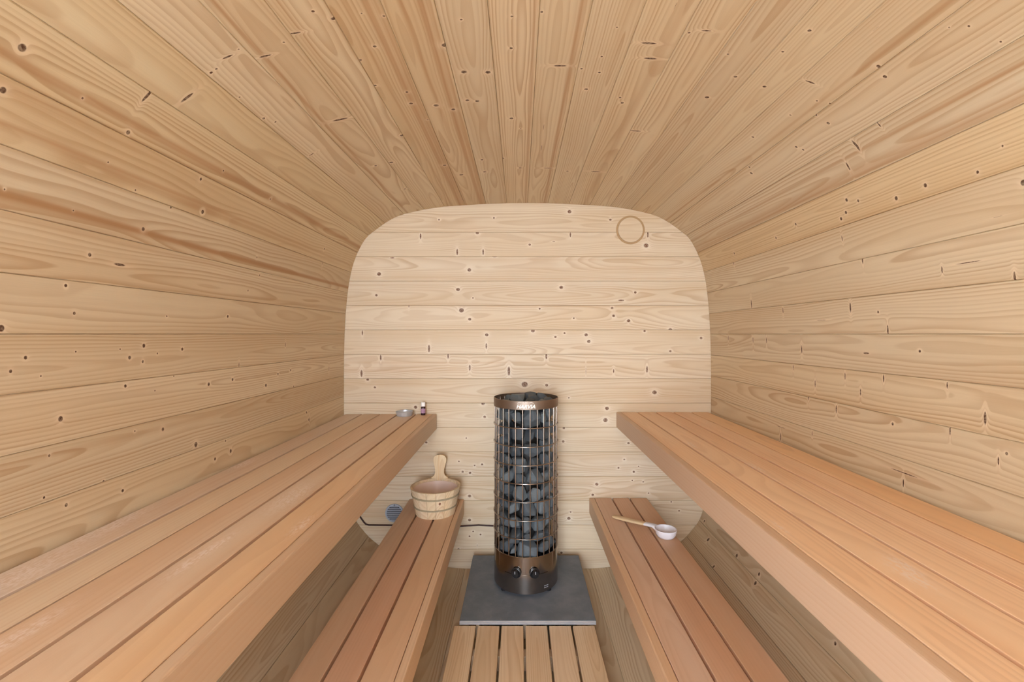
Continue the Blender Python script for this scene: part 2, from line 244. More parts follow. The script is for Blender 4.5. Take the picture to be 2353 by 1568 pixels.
def stone_mat():
    k = N('peridotite_stone'); tc = k.n('ShaderNodeTexCoord'); oi = k.n('ShaderNodeObjectInfo')
    nz = k.noise(tc.outputs['Object'], 60.0, 5.0, 0.65)
    c = k.mix(oi.outputs['Random'], srgb(76, 84, 92), srgb(126, 135, 141))
    c = k.mix(k.step(nz, 0.3, 0.75), k.mix(1.0, c, (0.55, 0.58, 0.6, 1), 'MULTIPLY'), c)
    c = k.mix(k.step(nz, 0.66, 0.8, 0.0, 0.5), c, srgb(150, 160, 168))
    k.set(Base_Color=c, Roughness=0.6); k.bump(nz, 0.003, 0.7)
    return k.mat
STONE = stone_mat()

def tag(o, label=None, cat=None, group=None, kind=None):
    if label: o['label'] = label
    if cat: o['category'] = cat
    if group: o['group'] = group
    if kind: o['kind'] = kind
    return o
def empty(name, loc=(0, 0, 0), rz=0.0):
    o = bpy.data.objects.new(name, None); o.empty_display_size = 0.05; C.objects.link(o)
    o.location = loc; o.rotation_euler = (0, 0, rz)
    return o
def obj(name, me, mat=None, parent=None, loc=None, rot=None, mtx=None):
    o = bpy.data.objects.new(name, me); C.objects.link(o)
    if mat and not me.materials: me.materials.append(mat)
    if parent: o.parent = parent
    if mtx is not None: o.matrix_basis = mtx
    if loc is not None: o.location = loc
    if rot is not None: o.rotation_euler = rot
    return o
def mesh(name, verts, faces, smooth=False):
    me = bpy.data.meshes.new(name); me.from_pydata([tuple(v) for v in verts], [], faces); me.update()
    if smooth: me.polygons.foreach_set('use_smooth', [True]*len(me.polygons))
    return me
def bm_mesh(name, bm, smooth=False, angle=None):
    bmesh.ops.recalc_face_normals(bm, faces=bm.faces)
    me = bpy.data.meshes.new(name); bm.to_mesh(me); bm.free()
    if smooth: me.polygons.foreach_set('use_smooth', [True]*len(me.polygons))
    if angle is not None: me.set_sharp_from_angle(angle=angle)
    return me
def box_mesh(name, sx, sy, sz, bev=0.0, seg=1):
    bm = bmesh.new(); bmesh.ops.create_cube(bm, size=1.0)
    for v in bm.verts: v.co = Vector((v.co.x*sx, v.co.y*sy, v.co.z*sz))
    if bev: bmesh.ops.bevel(bm, geom=bm.edges[:], offset=bev, segments=seg, affect='EDGES', profile=0.5)
    return bm_mesh(name, bm)
def lathe(name, prof, n=40, closed=False, smooth=True, angle=0.6):
    vs, fs = [], []
    m = len(prof)
    for i in range(n):
        a = 2*pi*i/n
        for r, z in prof: vs.append((r*cos(a), r*sin(a), z))
    for i in range(n):
        j = (i+1) % n
        for q in range(m if closed else m-1):
            p = (q+1) % m
            fs.append((i*m+q, j*m+q, j*m+p, i*m+p))
    bm = bmesh.new()
    bv = [bm.verts.new(v) for v in vs]
    for f in fs:
        bm.faces.new([bv[i] for i in f])
    bmesh.ops.remove_doubles(bm, verts=bm.verts, dist=1e-6)
    return bm_mesh(name, bm, smooth, angle)
def tube(name, pts, r, n=8, closed=False, cap=True):
    pts = [Vector(p) for p in pts]; vs, fs = [], []; m = len(pts)
    up = Vector((0, 0, 1))
    for i, p in enumerate(pts):
        a = pts[(i-1) % m] if (closed or i) else p; b = pts[(i+1) % m] if (closed or i < m-1) else p
        t = (b-a).normalized(); s = t.cross(up)
        if s.length < 1e-3: s = t.cross(Vector((1, 0, 0)))
        s.normalize(); q = s.cross(t)
        for k in range(n): vs.append(p + r*(cos(2*pi*k/n)*s + sin(2*pi*k/n)*q))
    for i in range(m if closed else m-1):
        j = (i+1) % m
        for k in range(n): fs.append((i*n+k, i*n+(k+1) % n, j*n+(k+1) % n, j*n+k))
    if cap and not closed: fs += [tuple(range(n))[::-1], tuple((m-1)*n+k for k in range(n))]
    bm = bmesh.new(); bv = [bm.verts.new(v) for v in vs]
    for f in fs: bm.faces.new([bv[i] for i in f])
    return bm_mesh(name, bm, True, 0.9)
def knots(o, lst, names=SLOTS):
    for nm, kq in zip(names, lst): o[nm] = [float(x) for x in kq]
def tint(o, a=0.05, base=(1, 1, 1)):
    g = 1 + R.uniform(-a, a); h = R.uniform(-a, a)*0.5
    o.color = (base[0]*g*(1+h*0.3), base[1]*g, base[2]*g*(1-h), 1)

# ------------------------------------------------------------------ room shell: barrel of lengthwise staves
PX = YB/1046
HALF = [(0,-301),(60,-300.3),(125,-297),(200,-291.5),(265,-280),(310,-265),(358,-232),(376,-213),(395,-175),(406,-137),(413,-93),(418,-37),(421,40),(421.5,120),(421,200),(418,290),(411,365),(398,420),(379,449),(354,475),(310,505),(250,525),(170,537),(80,540),(0,540)]
def dense(pts, n=24):
    P = [(-pts[1][0], pts[1][1])]+pts+[(-pts[-2][0], pts[-2][1])]
    out = []
    for i in range(1, len(P)-2):
        p0, p1, p2, p3 = P[i-1:i+3]
        for k in range(n):
            t = k/n
            c = lambda j: .5*((2*p1[j])+(-p0[j]+p2[j])*t+(2*p0[j]-5*p1[j]+4*p2[j]-p3[j])*t*t+(-p0[j]+3*p1[j]-3*p2[j]+p3[j])*t**3)
            out.append((c(0), c(1)))
    out.append(pts[-1]); return out
DP = [(x*PX, CAM_Z-y*PX) for x, y in dense(HALF)]     # half profile (x from the middle, z)
SL = [0.0]
for a, b in zip(DP, DP[1:]): SL.append(SL[-1]+hypot(b[0]-a[0], b[1]-a[1]))
SQ = next(s for s, p in zip(SL, DP) if p[1] <= CAM_Z)
NLOW = round((SL[-1]-SQ)/(SQ/13)); SP2 = (SL[-1]-SQ)/NLOW
JOINT = [i*SQ/13 for i in range(14)]+[SQ+i*SP2 for i in range(1, NLOW+1)]
def prof(s):
    s = min(max(s, 0), SL[-1])
    lo = max(0, min(len(SL)-2, next((i for i in range(len(SL)-1) if SL[i+1] >= s), len(SL)-2)))
    f = (s-SL[lo])/(SL[lo+1]-SL[lo])
    return Vector((DP[lo][0]+f*(DP[lo+1][0]-DP[lo][0]), 0, DP[lo][1]+f*(DP[lo+1][1]-DP[lo][1])))
def norm_in(s):
    t = (prof(s+0.004)-prof(s-0.004)).normalized()
    return Vector((-t.z*-1, 0, -t.x)) if False else Vector((t.z, 0, -t.x))

shell = {}
for nm in ('ceiling', 'wall_left', 'wall_right', 'floor', 'wall_back', 'wall_front'):
    e = empty(nm, (CX, 0, 0)); shell[nm] = tag(e, kind='structure')
tag(shell['ceiling'], 'curved spruce board ceiling of the barrel sauna')
tag(shell['wall_left'], 'left spruce board wall curving into the ceiling')
tag(shell['wall_right'], 'right spruce board wall curving into the ceiling')
tag(shell['floor'], 'shaded spruce board floor under the benches')
tag(shell['wall_back'], 'pale end wall of horizontal spruce boards behind the stove')
tag(shell['wall_front'], 'unseen spruce front wall around a doorway added to let in daylight')
YE = YB-0.002; SLEN = YE-YF
STREAK = {-3: 0.5, -4: 0.4, -10: 0.3, -12: 0.25, 8: 0.3}
TONE = {-1: (1.05, 1.06, 1.09), -4: (0.93, 0.88, 0.82), -3: (0.96, 0.93, 0.88), -10: (0.98, 0.94, 0.88), -8: (1.02, 1.02, 0.98), -9: (1.03, 1.02, 0.98), 9: (1.02, 0.97, 0.90)}
for i in range(len(JOINT)-1):
    s0, s1 = JOINT[i], JOINT[i+1]; mid = .5*(s0+s1)
    nrm = norm_in(mid); pm = prof(mid); ch = 0.0016; gap = 0.0002
    for side in (1, -1):
        n3 = Vector((nrm.x*side, 0, nrm.z)); o3 = Vector((pm.x*side, 0, pm.z))
        y3 = Vector((0, 1, 0)); x3 = y3.cross(n3)
        pts = []
        ss = [s0+gap, s0+gap+ch]+[s0+(s1-s0)*f for f in (0.25, 0.5, 0.75)]+[s1-gap-ch, s1-gap]
        for q, s in enumerate(ss):
            p = prof(s); p = Vector((p.x*side, 0, p.z)); n_ = norm_in(s); n_ = Vector((n_.x*side, 0, n_.z))
            if q in (0, len(ss)-1): p = p-n_*ch*1.6
            pts.append(p)
        outer = []
        for s in (s1-gap, mid, s0+gap):
            p = prof(s); n_ = norm_in(s); outer.append(Vector((p.x*side, 0, p.z))-Vector((n_.x*side, 0, n_.z))*0.040)
        loop = pts+outer
        loc = [(Vector((p-o3).to_tuple()).dot(x3), (p-o3).dot(n3)) for p in loop]
        m = len(loc)
        vs = [(x, y, z) for y in (-SLEN/2, SLEN/2) for x, z in loc]
        fs = [(a, (a+1) % m, m+(a+1) % m, m+a) for a in range(m)]+[tuple(range(m))[::-1], tuple(range(m, 2*m))]
        bm = bmesh.new(); bv = [bm.verts.new(v) for v in vs]
        for f in fs: bm.faces.new([bv[a] for a in f])
        me = bm_mesh('plank', bm, True, 0.35)
        nm = 'ceiling' if n3.z < -0.62 else 'floor' if n3.z > 0.72 else ('wall_right' if side > 0 else 'wall_left')
        mt = Matrix(((x3.x, 0, n3.x, o3.x), (x3.y, 1, n3.y, (YE+YF)/2), (x3.z, 0, n3.z, o3.z), (0, 0, 0, 1)))
        k = i if side > 0 else -1-i
        o = obj('plank', me, PINE[slots_for(len(STAVE_KNOTS.get(k, [])), k in STAVE_BANDS)], shell[nm], mtx=mt)
        knots(o, STAVE_KNOTS.get(k, []))
        tint(o, 0.045, TONE.get(k, (1, 1, 1)))
        o['streak'] = float(STREAK.get(k, R.choice((0, 0, 0.1, 0.2))))
        for nm2, bd in zip(('band_a', 'band_b'), STAVE_BANDS.get(k, [])): o[nm2] = [float(q) for q in bd]

# back wall: horizontal boards across the end
BJ = [440]+[534+56.1*k for k in range(14)]+[1325]
for i in range(len(BJ)-1):
    z0, z1 = CAM_Z-(BJ[i+1]-768)*PX, CAM_Z-(BJ[i]-768)*PX
    cz = .5*(z0+z1); true_mid = CAM_Z-(.5*((466 if i == 0 else BJ[i])+(1309 if i == 14 else BJ[i+1]))-768)*PX
    wd = z1-z0; ch = 0.002; g = 0.0003; th = 0.042; Lh = 1.16
    sec = [(-wd/2+g, -ch*1.5), (-wd/2+g+ch, 0), (wd/2-g-ch, 0), (wd/2-g, -ch*1.5), (wd/2-g, -th), (-wd/2+g, -th)]
    sec = [(x+(true_mid-cz), z) for x, z in sec]
    m = len(sec); vs = [(x, y, z) for y in (-Lh, Lh) for x, z in sec]
    fs = [(a, (a+1) % m, m+(a+1) % m, m+a) for a in range(m)]+[tuple(range(m))[::-1], tuple(range(m, 2*m))]
    bm = bmesh.new(); bv = [bm.verts.new(v) for v in vs]
    for f in fs: bm.faces.new([bv[a] for a in f])
    me = bm_mesh('plank', bm)
    # local y -> world X, local x -> world -Z, local z -> towards the room
    o = obj('plank', me, PINE_BACK[slots_for(len(BACK_KNOTS.get(i, [])))], shell['wall_back'], mtx=Matrix(((0, 1, 0, 0), (0, 0, -1, YB), (-1, 0, 0, true_mid), (0, 0, 0, 1))))
    kk = BACK_KNOTS.get(i, [])
    knots(o, kk); tint(o, 0.03); o['streak'] = R.choice((0.0, 0.1, 0.25))

# front wall behind the viewer, its unseen doorway placed to shape the daylight
def fboard(x0, x1, z0, z1):
    o = obj('plank', box_mesh('plank', z1-z0-0.001, x1-x0, 0.042, 0.002), PINE[0], shell['wall_front'],
            mtx=Matrix(((0, 1, 0, .5*(x0+x1)), (0, 0, -1, YF-0.023), (-1, 0, 0, .5*(z0+z1)), (0, 0, 0, 1))))
    tint(o, 0.04)
z = -0.03
while z < 2.15:
    z1 = min(z+0.142, 2.16)
    if z < 1.96:
        fboard(-1.15, -0.97, z, z1); fboard(0.11, 1.15, z, z1)
    else: fboard(-1.15, 1.15, z, z1)
    z = z1
# added unseen skin that stops light leaking through the board joints
sk_s = [i*SL[-1]/60 for i in range(61)]
ring_ = [prof(q)-norm_in(q)*0.0405 for q in sk_s]
ring_ = [Vector((p.x, 0, p.z)) for p in ring_]+[Vector((-p.x, 0, p.z)) for p in ring_[-2:0:-1]]
m = len(ring_)
obj('light_seal_skin', mesh('light_seal_skin', [(p.x, y, p.z) for y in (YF, YB+0.05) for p in ring_], [(a, (a+1) % m, m+(a+1) % m, m+a) for a in range(m)]), GROUND, shell['ceiling'])
obj('light_seal_skin', box_mesh('light_seal_skin', 2.34, 0.004, 2.26), GROUND, shell['wall_back'], (0, YB+0.0465, 1.03))
ground = obj('ground', box_mesh('ground', 24, 12, 0.1), GROUND, None, (0, YF-0.10-6.0, -0.18)); tag(ground, 'unseen pale paving added to bounce daylight into the sauna', kind='structure')  # added out of view, kept pale to bounce daylight up to the ceiling

# ------------------------------------------------------------------ benches
BY0, BY1 = -0.55, 2.645
def bench(name, label, ztop, slats, front, sgn, tones, thick=0.027, face=0.089, scuffs=None, legs=None, bearers=None):
    """slats: (x_near, x_far) distances from the camera axis; sgn -1 left, +1 right; front = (x0, x1) of the front board"""
    Lb = BY1-BY0; yc = .5*(BY0+BY1)
    root = empty(name, (sgn*slats[0][0], yc, ztop-face)); tag(root, label, 'bench')
    rx = sgn*slats[0][0]; rz = ztop-face
    f0, f1 = front
    fb = obj('front_board', box_mesh('front_board', f1-f0-0.0008, Lb, face, 0.004, 2), ALDER, root, (sgn*.5*(f0+f1)-rx, 0, ztop-face/2-rz))
    fb.color = tones[0]+(1,)
    for q, (a, b) in enumerate(slats):
        o = obj('slat', box_mesh('slat', b-a, Lb, thick, 0.0012, 1), ALDER, root, (sgn*.5*(a+b)-rx, 0, ztop-thick/2-rz))
        o.color = tones[1+q]+(1,)
        for nm, sc in zip(('scuff_a', 'scuff_b', 'scuff_c'), (scuffs or {}).get(q, [])):
            x, y, ru, rv = sc; o[nm] = [y-yc, x-sgn*.5*(a+b), ru, rv]
    if bearers:
        x0, x1 = bearers
        me = box_mesh('bearer', x1-x0, 0.045, face-thick-0.006, 0.002)
        for y in (0.1, 0.95, 1.8, 2.55):
            o = obj('bearer', me, ALDER, root, (sgn*.5*(x0+x1)-rx, y-yc, ztop-thick-(face-thick-0.006)/2-rz)); o.color = (0.9, 0.9, 0.9, 1)
    if legs:
        x0, x1 = legs; hh = ztop-thick-0.034
        me = box_mesh('leg', x1-x0, 0.04, hh, 0.002)
        for y in (0.2, 1.3, 2.4):
            o = obj('leg', me, ALDER, root, (sgn*.5*(x0+x1)-rx, y-yc, 0.034+hh/2-rz)); o.color = (0.9, 0.9, 0.9, 1)
    return root
bench('sauna_bench', 'upper left slatted alder bench carrying a tin and a small bottle', CAM_Z-0.464,
      [(0.5055, 0.592), (0.602, 0.696), (0.7055, 0.8015), (0.8075, 0.9035), (0.9145, 1.0045)], (0.479, 0.505), -1,
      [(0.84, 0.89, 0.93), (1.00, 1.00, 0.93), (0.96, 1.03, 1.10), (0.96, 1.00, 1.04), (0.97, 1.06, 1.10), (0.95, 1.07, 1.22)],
      scuffs={0: [(-0.527, 1.106, 0.05, 0.012)], 1: [(-0.662, 1.007, 0.05, 0.010), (-0.669, 0.93, 0.06, 0.012), (-0.648, 1.30, 0.10, 0.03)], 2: [(-0.768, 0.696, 0.07, 0.016)], 4: [(-0.985, 1.623, 0.06, 0.02), (-0.99, 1.098, 0.10, 0.03), (-0.96, 0.85, 0.12, 0.035)]},
      bearers=(0.507, 0.985))
bench('sauna_bench', 'upper right slatted alder bench with nothing on it', CAM_Z-0.4535,
      [(0.594, 0.681), (0.690, 0.787), (0.796, 0.887), (0.897, 0.992), (1.000, 1.096)], (0.564, 0.593), 1,
      [(0.88, 0.88, 0.90), (1.18, 1.16, 1.12), (1.18, 1.16, 1.12), (1.18, 1.15, 1.11), (1.2, 1.15, 1.10), (1.2, 1.13, 0.98)],  # slat tints paint in this side's stronger light; front board toned down
      scuffs={0: [(0.612, 1.068, 0.03, 0.006)], 1: [(0.734, 0.852, 0.045, 0.016), (0.752, 0.892, 0.04, 0.014), (0.709, 1.868, 0.05, 0.01)], 2: [(0.805, 1.545, 0.05, 0.01)]},
      bearers=(0.595, 1.08))
bench('sauna_bench', 'lower left alder step bench holding the wooden bucket', CAM_Z-0.960,
      [(0.3475, 0.4385), (0.4485, 0.541), (0.551, 0.6375)], (0.320, 0.3465), -1,
      [(1.00, 0.98, 0.92), (1.00, 0.97, 0.92), (0.94, 0.85, 0.84), (0.92, 0.91, 0.90)], legs=(0.45, 0.60))
bench('sauna_bench', 'lower right alder step bench with the ladle lying on it', CAM_Z-0.9526,
      [(0.4385, 0.534), (0.544, 0.634), (0.644, 0.740)], (0.406, 0.4375), 1,
      [(1.00, 0.97, 0.90), (0.99, 0.98, 1.02), (0.96, 0.86, 0.82), (0.94, 0.86, 0.80)], legs=(0.54, 0.69))

# ------------------------------------------------------------------ duckboard and stove plate
PLATE_Z = CAM_Z-1.257
db = empty('duckboard', (0.0225, 0.72, 0.012)); tag(db, 'slatted wooden duckboard on the floor in front of the stove', 'duckboard')
dz = CAM_Z-1.272; DY0, DY1 = -0.55, 1.985
edges = [-0.2880+i*(0.621/6) for i in range(7)]
DKN = {0: [(0.62, 0.0, 0.006, 0.006), (0.40, 0.02, 0.005, 0.005), (0.86, -0.02, 0.004, 0.004)], 3: [(0.55, -0.03, 0.004, 0.012)], 4: [(0.62, -0.04, 0.005, 0.02)], 5: [(0.56, 0.01, 0.003, 0.02)]}
for i in range(6):
    a, b = edges[i]+0.0045, edges[i+1]-0.0045
    o = obj('slat', box_mesh('slat', b-a, DY1-DY0, 0.024, 0.002), LARCH, db, (.5*(a+b)-0.0225, .5*(DY0+DY1)-0.72, dz-0.012-0.012))
    tint(o, 0.05); knots(o, DKN.get(i, []))
for y in (-0.3, 0.5, 1.2, 1.85):
    o = obj('batten', box_mesh('batten', 0.58, 0.045, dz-0.024-0.012, 0.002), LARCH, db, (0, y-0.72, .5*(dz-0.024+0.012)-0.012))
PX0, PX1, PY0, PY1 = -0.2615, 0.337, 1.992, 2.585
sp = empty('stove_plate', (.5*(PX0+PX1), .5*(PY0+PY1), 0.012)); tag(sp, 'square grey cement board plate under the stove', 'floor plate')
pc = Vector((.5*(PX0+PX1), .5*(PY0+PY1), 0.012))
obj('board', box_mesh('board', PX1-PX0, PY1-PY0-0.004, 0.015, 0.0015), GREYPLATE, sp, Vector((pc.x, pc.y+0.002, PLATE_Z-0.0075))-pc)
obj('edge_strip', box_mesh('edge_strip', PX1-PX0, 0.0035, 0.0065, 0.0008), EDGE, sp, Vector((pc.x, PY0+0.00175-0.0005, PLATE_Z-0.0042))-pc)
obj('edge_strip', box_mesh('edge_strip', PX1-PX0, 0.0035, 0.0065, 0.0008), EDGE, sp, Vector((pc.x, PY0+0.00175-0.0015, PLATE_Z-0.0120))-pc)
for x in (-0.2, 0.04, 0.28):
    o = obj('bearer', box_mesh('bearer', 0.05, PY1-PY0-0.06, PLATE_Z-0.015-0.012, 0.002), LARCH, sp, Vector((x, pc.y, .5*(PLATE_Z-0.015+0.012)))-pc)

# ------------------------------------------------------------------ electric stove with wire cage
SX, SY, SR = 0.0345, 2.335, 0.1635
SH = 0.936                                       # top of the rim above the plate
st = empty('sauna_stove', (SX, SY, PLATE_Z)); tag(st, 'tall cylindrical electric sauna stove with a steel wire cage full of stones', 'stove')
CT = 0.188                                       # top of the lower casing
obj('casing', lathe('casing', [(0.10, 0.016), (SR-0.004, 0.012), (SR-0.001, 0.014), (SR-0.001, CT-0.002), (SR-0.003, CT), (SR-0.006, CT), (SR-0.006, CT-0.03), (0.0, CT-0.03)], 72), STEEL, st)
def arc_sheet(name, r, z0, z1, a0, a1, n=24, th=0.0012):
    vs, fs = [], []
    for i in range(n+1):
        a = a0+(a1-a0)*i/n
        for rr, zz in ((r, z0), (r, z1), (r-th, z1), (r-th, z0)): vs.append((rr*cos(a), rr*sin(a), zz))
    for i in range(n):
        for q in range(4): fs.append((i*4+q, i*4+(q+1) % 4, i*4+4+(q+1) % 4, i*4+4+q))
    fs += [(0, 1, 2, 3), tuple(n*4+q for q in (3, 2, 1, 0))]
    bm = bmesh.new(); bv = [bm.verts.new(v) for v in vs]
    for f in fs: bm.faces.new([bv[i] for i in f])
    return bm_mesh(name, bm, True, 0.6)
FR = -pi/2                                       # facing the room
obj('front_panel', arc_sheet('front_panel', SR+0.0012, 0.014, 0.104, FR-0.70, FR+0.70), STEEL, st)
obj('top_band', lathe('top_band', [(SR, SH-0.042), (SR+0.001, SH-0.041), (SR+0.001, SH-0.001), (SR, SH), (SR-0.0025, SH), (SR-0.0025, SH-0.042)], 72, True), BAND, st)
obj('inner_tube', lathe('inner_tube', [(0.0, CT-0.028), (0.060, CT-0.028), (0.060, SH-0.075), (0.0, SH-0.075)], 32), DARKSTEEL, st)
wm = tube('wire', [(SR-0.0048, 0, CT-0.012), (SR-0.0048, 0, SH-0.012)], 0.0028, 8)
for i in range(28):
    a = FR+(i+0.5)*2*pi/28
    obj('wire', wm, WIRE, st, rot=(0, 0, a))
hm = tube('hoop', [((SR+0.0006)*cos(2*pi*i/64), (SR+0.0006)*sin(2*pi*i/64), 0) for i in range(64)], 0.0025, 8, True)
for h in (0.452, 0.541, 0.630, 0.718, 0.806, 0.895, 0.9824):
    obj('hoop', hm, WIRE, st, (0, 0, 1.257-h))
fm = lathe('foot', [(0, 0), (0.012, 0), (0.0135, 0.002), (0.0135, 0.012), (0.009, 0.0155), (0, 0.0155)], 20)
for x, y in ((-0.112, -0.098), (0.112, -0.098), (-0.112, 0.098), (0.112, 0.098)):
    obj('foot', fm, BLACK, st, (x*0.98, y, 0))
km = lathe('control_knob', [(0, 0.0), (0.024, 0.0), (0.0245, 0.004), (0.0225, 0.006), (0.0195, 0.007), (0.0175, 0.021), (0.0155, 0.023), (0, 0.0235)], 28)
kp = box_mesh('pointer', 0.0025, 0.013, 0.001)
for da in (-0.265-0.03, 0.265-0.03):
    a = FR+da*1.0
    rz = 1.257-1.141
    o = obj('control_knob', km, BLACK, st, ((SR+0.0014)*cos(a), (SR+0.0014)*sin(a), rz), (pi/2, 0, a+pi/2))
    obj('pointer', kp, VENT, o, (0, 0.009, 0.0234))
# small white data label on the lower right of the casing
for dz_ in (0.0, -0.009):
    o = obj('data_label_line', arc_sheet('data_label_line', SR+0.0016, 0.040+dz_, 0.0435+dz_, FR+0.68-0.13, FR+0.68+0.02, 6, 0.0006), EDGE, st)
# raised maker's lettering on the band, bent round it
def bent_text(txt, size, r, zc, a_mid, shear=0.25, sx=1.0, off=0.0, name='lettering'):
    cu = bpy.data.curves.new('txt', 'FONT'); cu.body = txt; cu.size = size; cu.align_x = 'CENTER'; cu.align_y = 'CENTER'
    cu.shear = shear; cu.offset = off; cu.extrude = 0.0006; cu.resolution_u = 4
    to = bpy.data.objects.new('txt', cu); C.objects.link(to)
    bpy.context.view_layer.update()
    me = bpy.data.meshes.new_from_object(to.evaluated_get(bpy.context.evaluated_depsgraph_get()))
    bpy.data.objects.remove(to); bpy.data.curves.remove(cu)
    for v in me.vertices:
        x, y, zz = v.co; a = a_mid+x*sx/r
        v.co = ((r+zz)*cos(a), (r+zz)*sin(a), zc+y)
    me.name = name; me.materials.clear()
    return me
obj('lettering', bent_text('HARVIA', 0.0245, SR+0.0018, SH-0.0265, FR-0.02, 0.3, 1.06, 0.0008), WHITE, st)
# emblem of three short flame strokes above the lettering
for dx, ln, ti in ((-0.030, 0.020, 0.10), (0.0, 0.014, 0.0), (0.027, 0.020, -0.10)):
    pts = []
    for q in range(7):
        t = q/6-.5; x = dx+t*ln; zz = SH-0.0095+0.0035*(1-4*t*t)+ti*t*0.02
        a = FR-0.02+x/SR; pts.append(((SR+0.0022)*cos(a), (SR+0.0022)*sin(a), zz))
    obj('emblem_stroke', tube('emblem_stroke', pts, 0.0013, 6), WHITE, st)

# stones: each one a thing
def stone_mesh(seed, npt=17):
    rr = random.Random(seed); bm = bmesh.new()
    for _ in range(npt):
        v = Vector((rr.gauss(0, 1), rr.gauss(0, 1), rr.gauss(0, 1)))
        v = v/(sum(abs(c)**5 for c in v)**0.2)*rr.uniform(0.84, 1.0)
        bm.verts.new(v)
    r = bmesh.ops.convex_hull(bm, input=bm.verts)
    bmesh.ops.delete(bm, geom=list({g for g in r['geom_interior']+r['geom_unused'] if isinstance(g, bmesh.types.BMVert)}), context='VERTS')
    bmesh.ops.bevel(bm, geom=bm.edges[:], offset=0.05, segments=1, affect='EDGES')
    lo = [min(v.co[i] for v in bm.verts) for i in range(3)]; hi = [max(v.co[i] for v in bm.verts) for i in range(3)]
    for v in bm.verts: v.co = Vector([(v.co[i]-lo[i])/(hi[i]-lo[i])-0.5 for i in range(3)])
    return bm_mesh('heater_stone', bm)
SM = [stone_mesh(100+i) for i in range(10)]
from mathutils.bvhtree import BVHTree
from mathutils import Euler
PLACED = []                                      # (centre, reach, tree) of every stone so far, stove space
def stone(x, y, z, sx, sy, sz, rot, lim, zlim, label, group):
    """drop one stone in, slide it off the cage and shrink it until it touches none of its neighbours"""
    me = R.choice(SM); M = Euler(rot).to_matrix(); sc = 1.0; c = Vector((x, y, z))
    pol = [tuple(p.vertices) for p in me.polygons]
    for it in range(26):
        vs = [M @ Vector((v.co.x*sx*sc, v.co.y*sy*sc, v.co.z*sz*sc)) for v in me.vertices]
        for _ in range(3):                       # keep inside the wires
            ex = max(hypot(c.x+v.x, c.y+v.y) for v in vs)-lim
            if ex > 0:
                h = Vector((c.x, c.y, 0)); c = c-h.normalized()*ex
        lo = min(v.z for v in vs)+c.z
        if lo < zlim: c.z += zlim-lo
        pts = [c+v for v in vs]; reach = max(v.length for v in vs)
        tr = BVHTree.FromPolygons(pts, pol)
        if min(hypot(p.x, p.y) for p in pts) > 0.0605 or c.z > SH-0.08:
            if not any((c-pc_).length < reach+pr and tr.overlap(pt) for pc_, pr, pt in PLACED): break
        sc *= 0.972
    PLACED.append((c.copy(), reach, tr))
    o = obj('heater_stone', me, STONE, None, (SX+c.x, SY+c.y, PLATE_Z+c.z), rot); o.scale = (sx*sc, sy*sc, sz*sc)
    tag(o, label, 'stone', group)
RO = SR-0.0082
zz = CT-0.0285; layer = 0
ORD = ['lowest', 'second', 'third', 'fourth', 'fifth', 'sixth', 'seventh', 'eighth', 'ninth', 'tenth', 'eleventh', 'twelfth', 'thirteenth', 'fourteenth', 'fifteenth']
while zz < SH-0.085:
    hgt = R.uniform(0.062, 0.082)
    if zz+hgt > SH-0.06: hgt = SH-0.045-zz
    a = FR-pi+R.uniform(0, 0.5); cuts = [R.uniform(0.7, 1.35) for _ in range(10)]; tot = sum(cuts)
    for cq in cuts:
        da = cq/tot*2*pi
        rad = R.uniform(0.074, 0.086); rc = RO-rad/2+0.004
        am = a+da/2
        stone(rc*cos(am), rc*sin(am), zz+hgt/2+R.uniform(-0.006, 0.006), rad, 2*rc*math.tan(da/2)*1.16, hgt*R.uniform(1.1, 1.25),
              (R.uniform(-0.25, 0.25), R.uniform(-0.1, 0.1), am), RO, CT-0.0285, 'dark grey angular stone behind the cage wires, %s layer %s' % (ORD[layer], 'just above the casing' if layer == 0 else 'up from the casing'), 'stones in the stove cage')
        a += da
    zz += hgt; layer += 1
TOPL = 'dark stone heaped in the open top of the stove'
for x, y, s_, h in ((-0.105, -0.02, 0.07, 0.05), (-0.075, -0.085, 0.072, 0.045), (-0.02, -0.113, 0.064, 0.045), (0.04, -0.105, 0.066, 0.047), (0.09, -0.065, 0.07, 0.047),
                   (0.112, 0.0, 0.066, 0.053), (0.085, 0.068, 0.07, 0.062), (0.03, 0.09, 0.082, 0.07), (-0.035, 0.1, 0.068, 0.055), (-0.082, 0.06, 0.07, 0.062),
                   (-0.045, 0.0, 0.082, 0.064), (0.01, -0.05, 0.074, 0.055), (0.04, 0.015, 0.08, 0.066), (-0.01, 0.045, 0.06, 0.055)):
    stone(x, y, SH-0.040+h/2-0.012, s_, s_*0.9, h, (R.uniform(-0.1, 0.1), R.uniform(-0.1, 0.1), R.uniform(0, 6)), SR-0.0085, SH-0.062, TOPL, 'stones heaped on top of the stove')

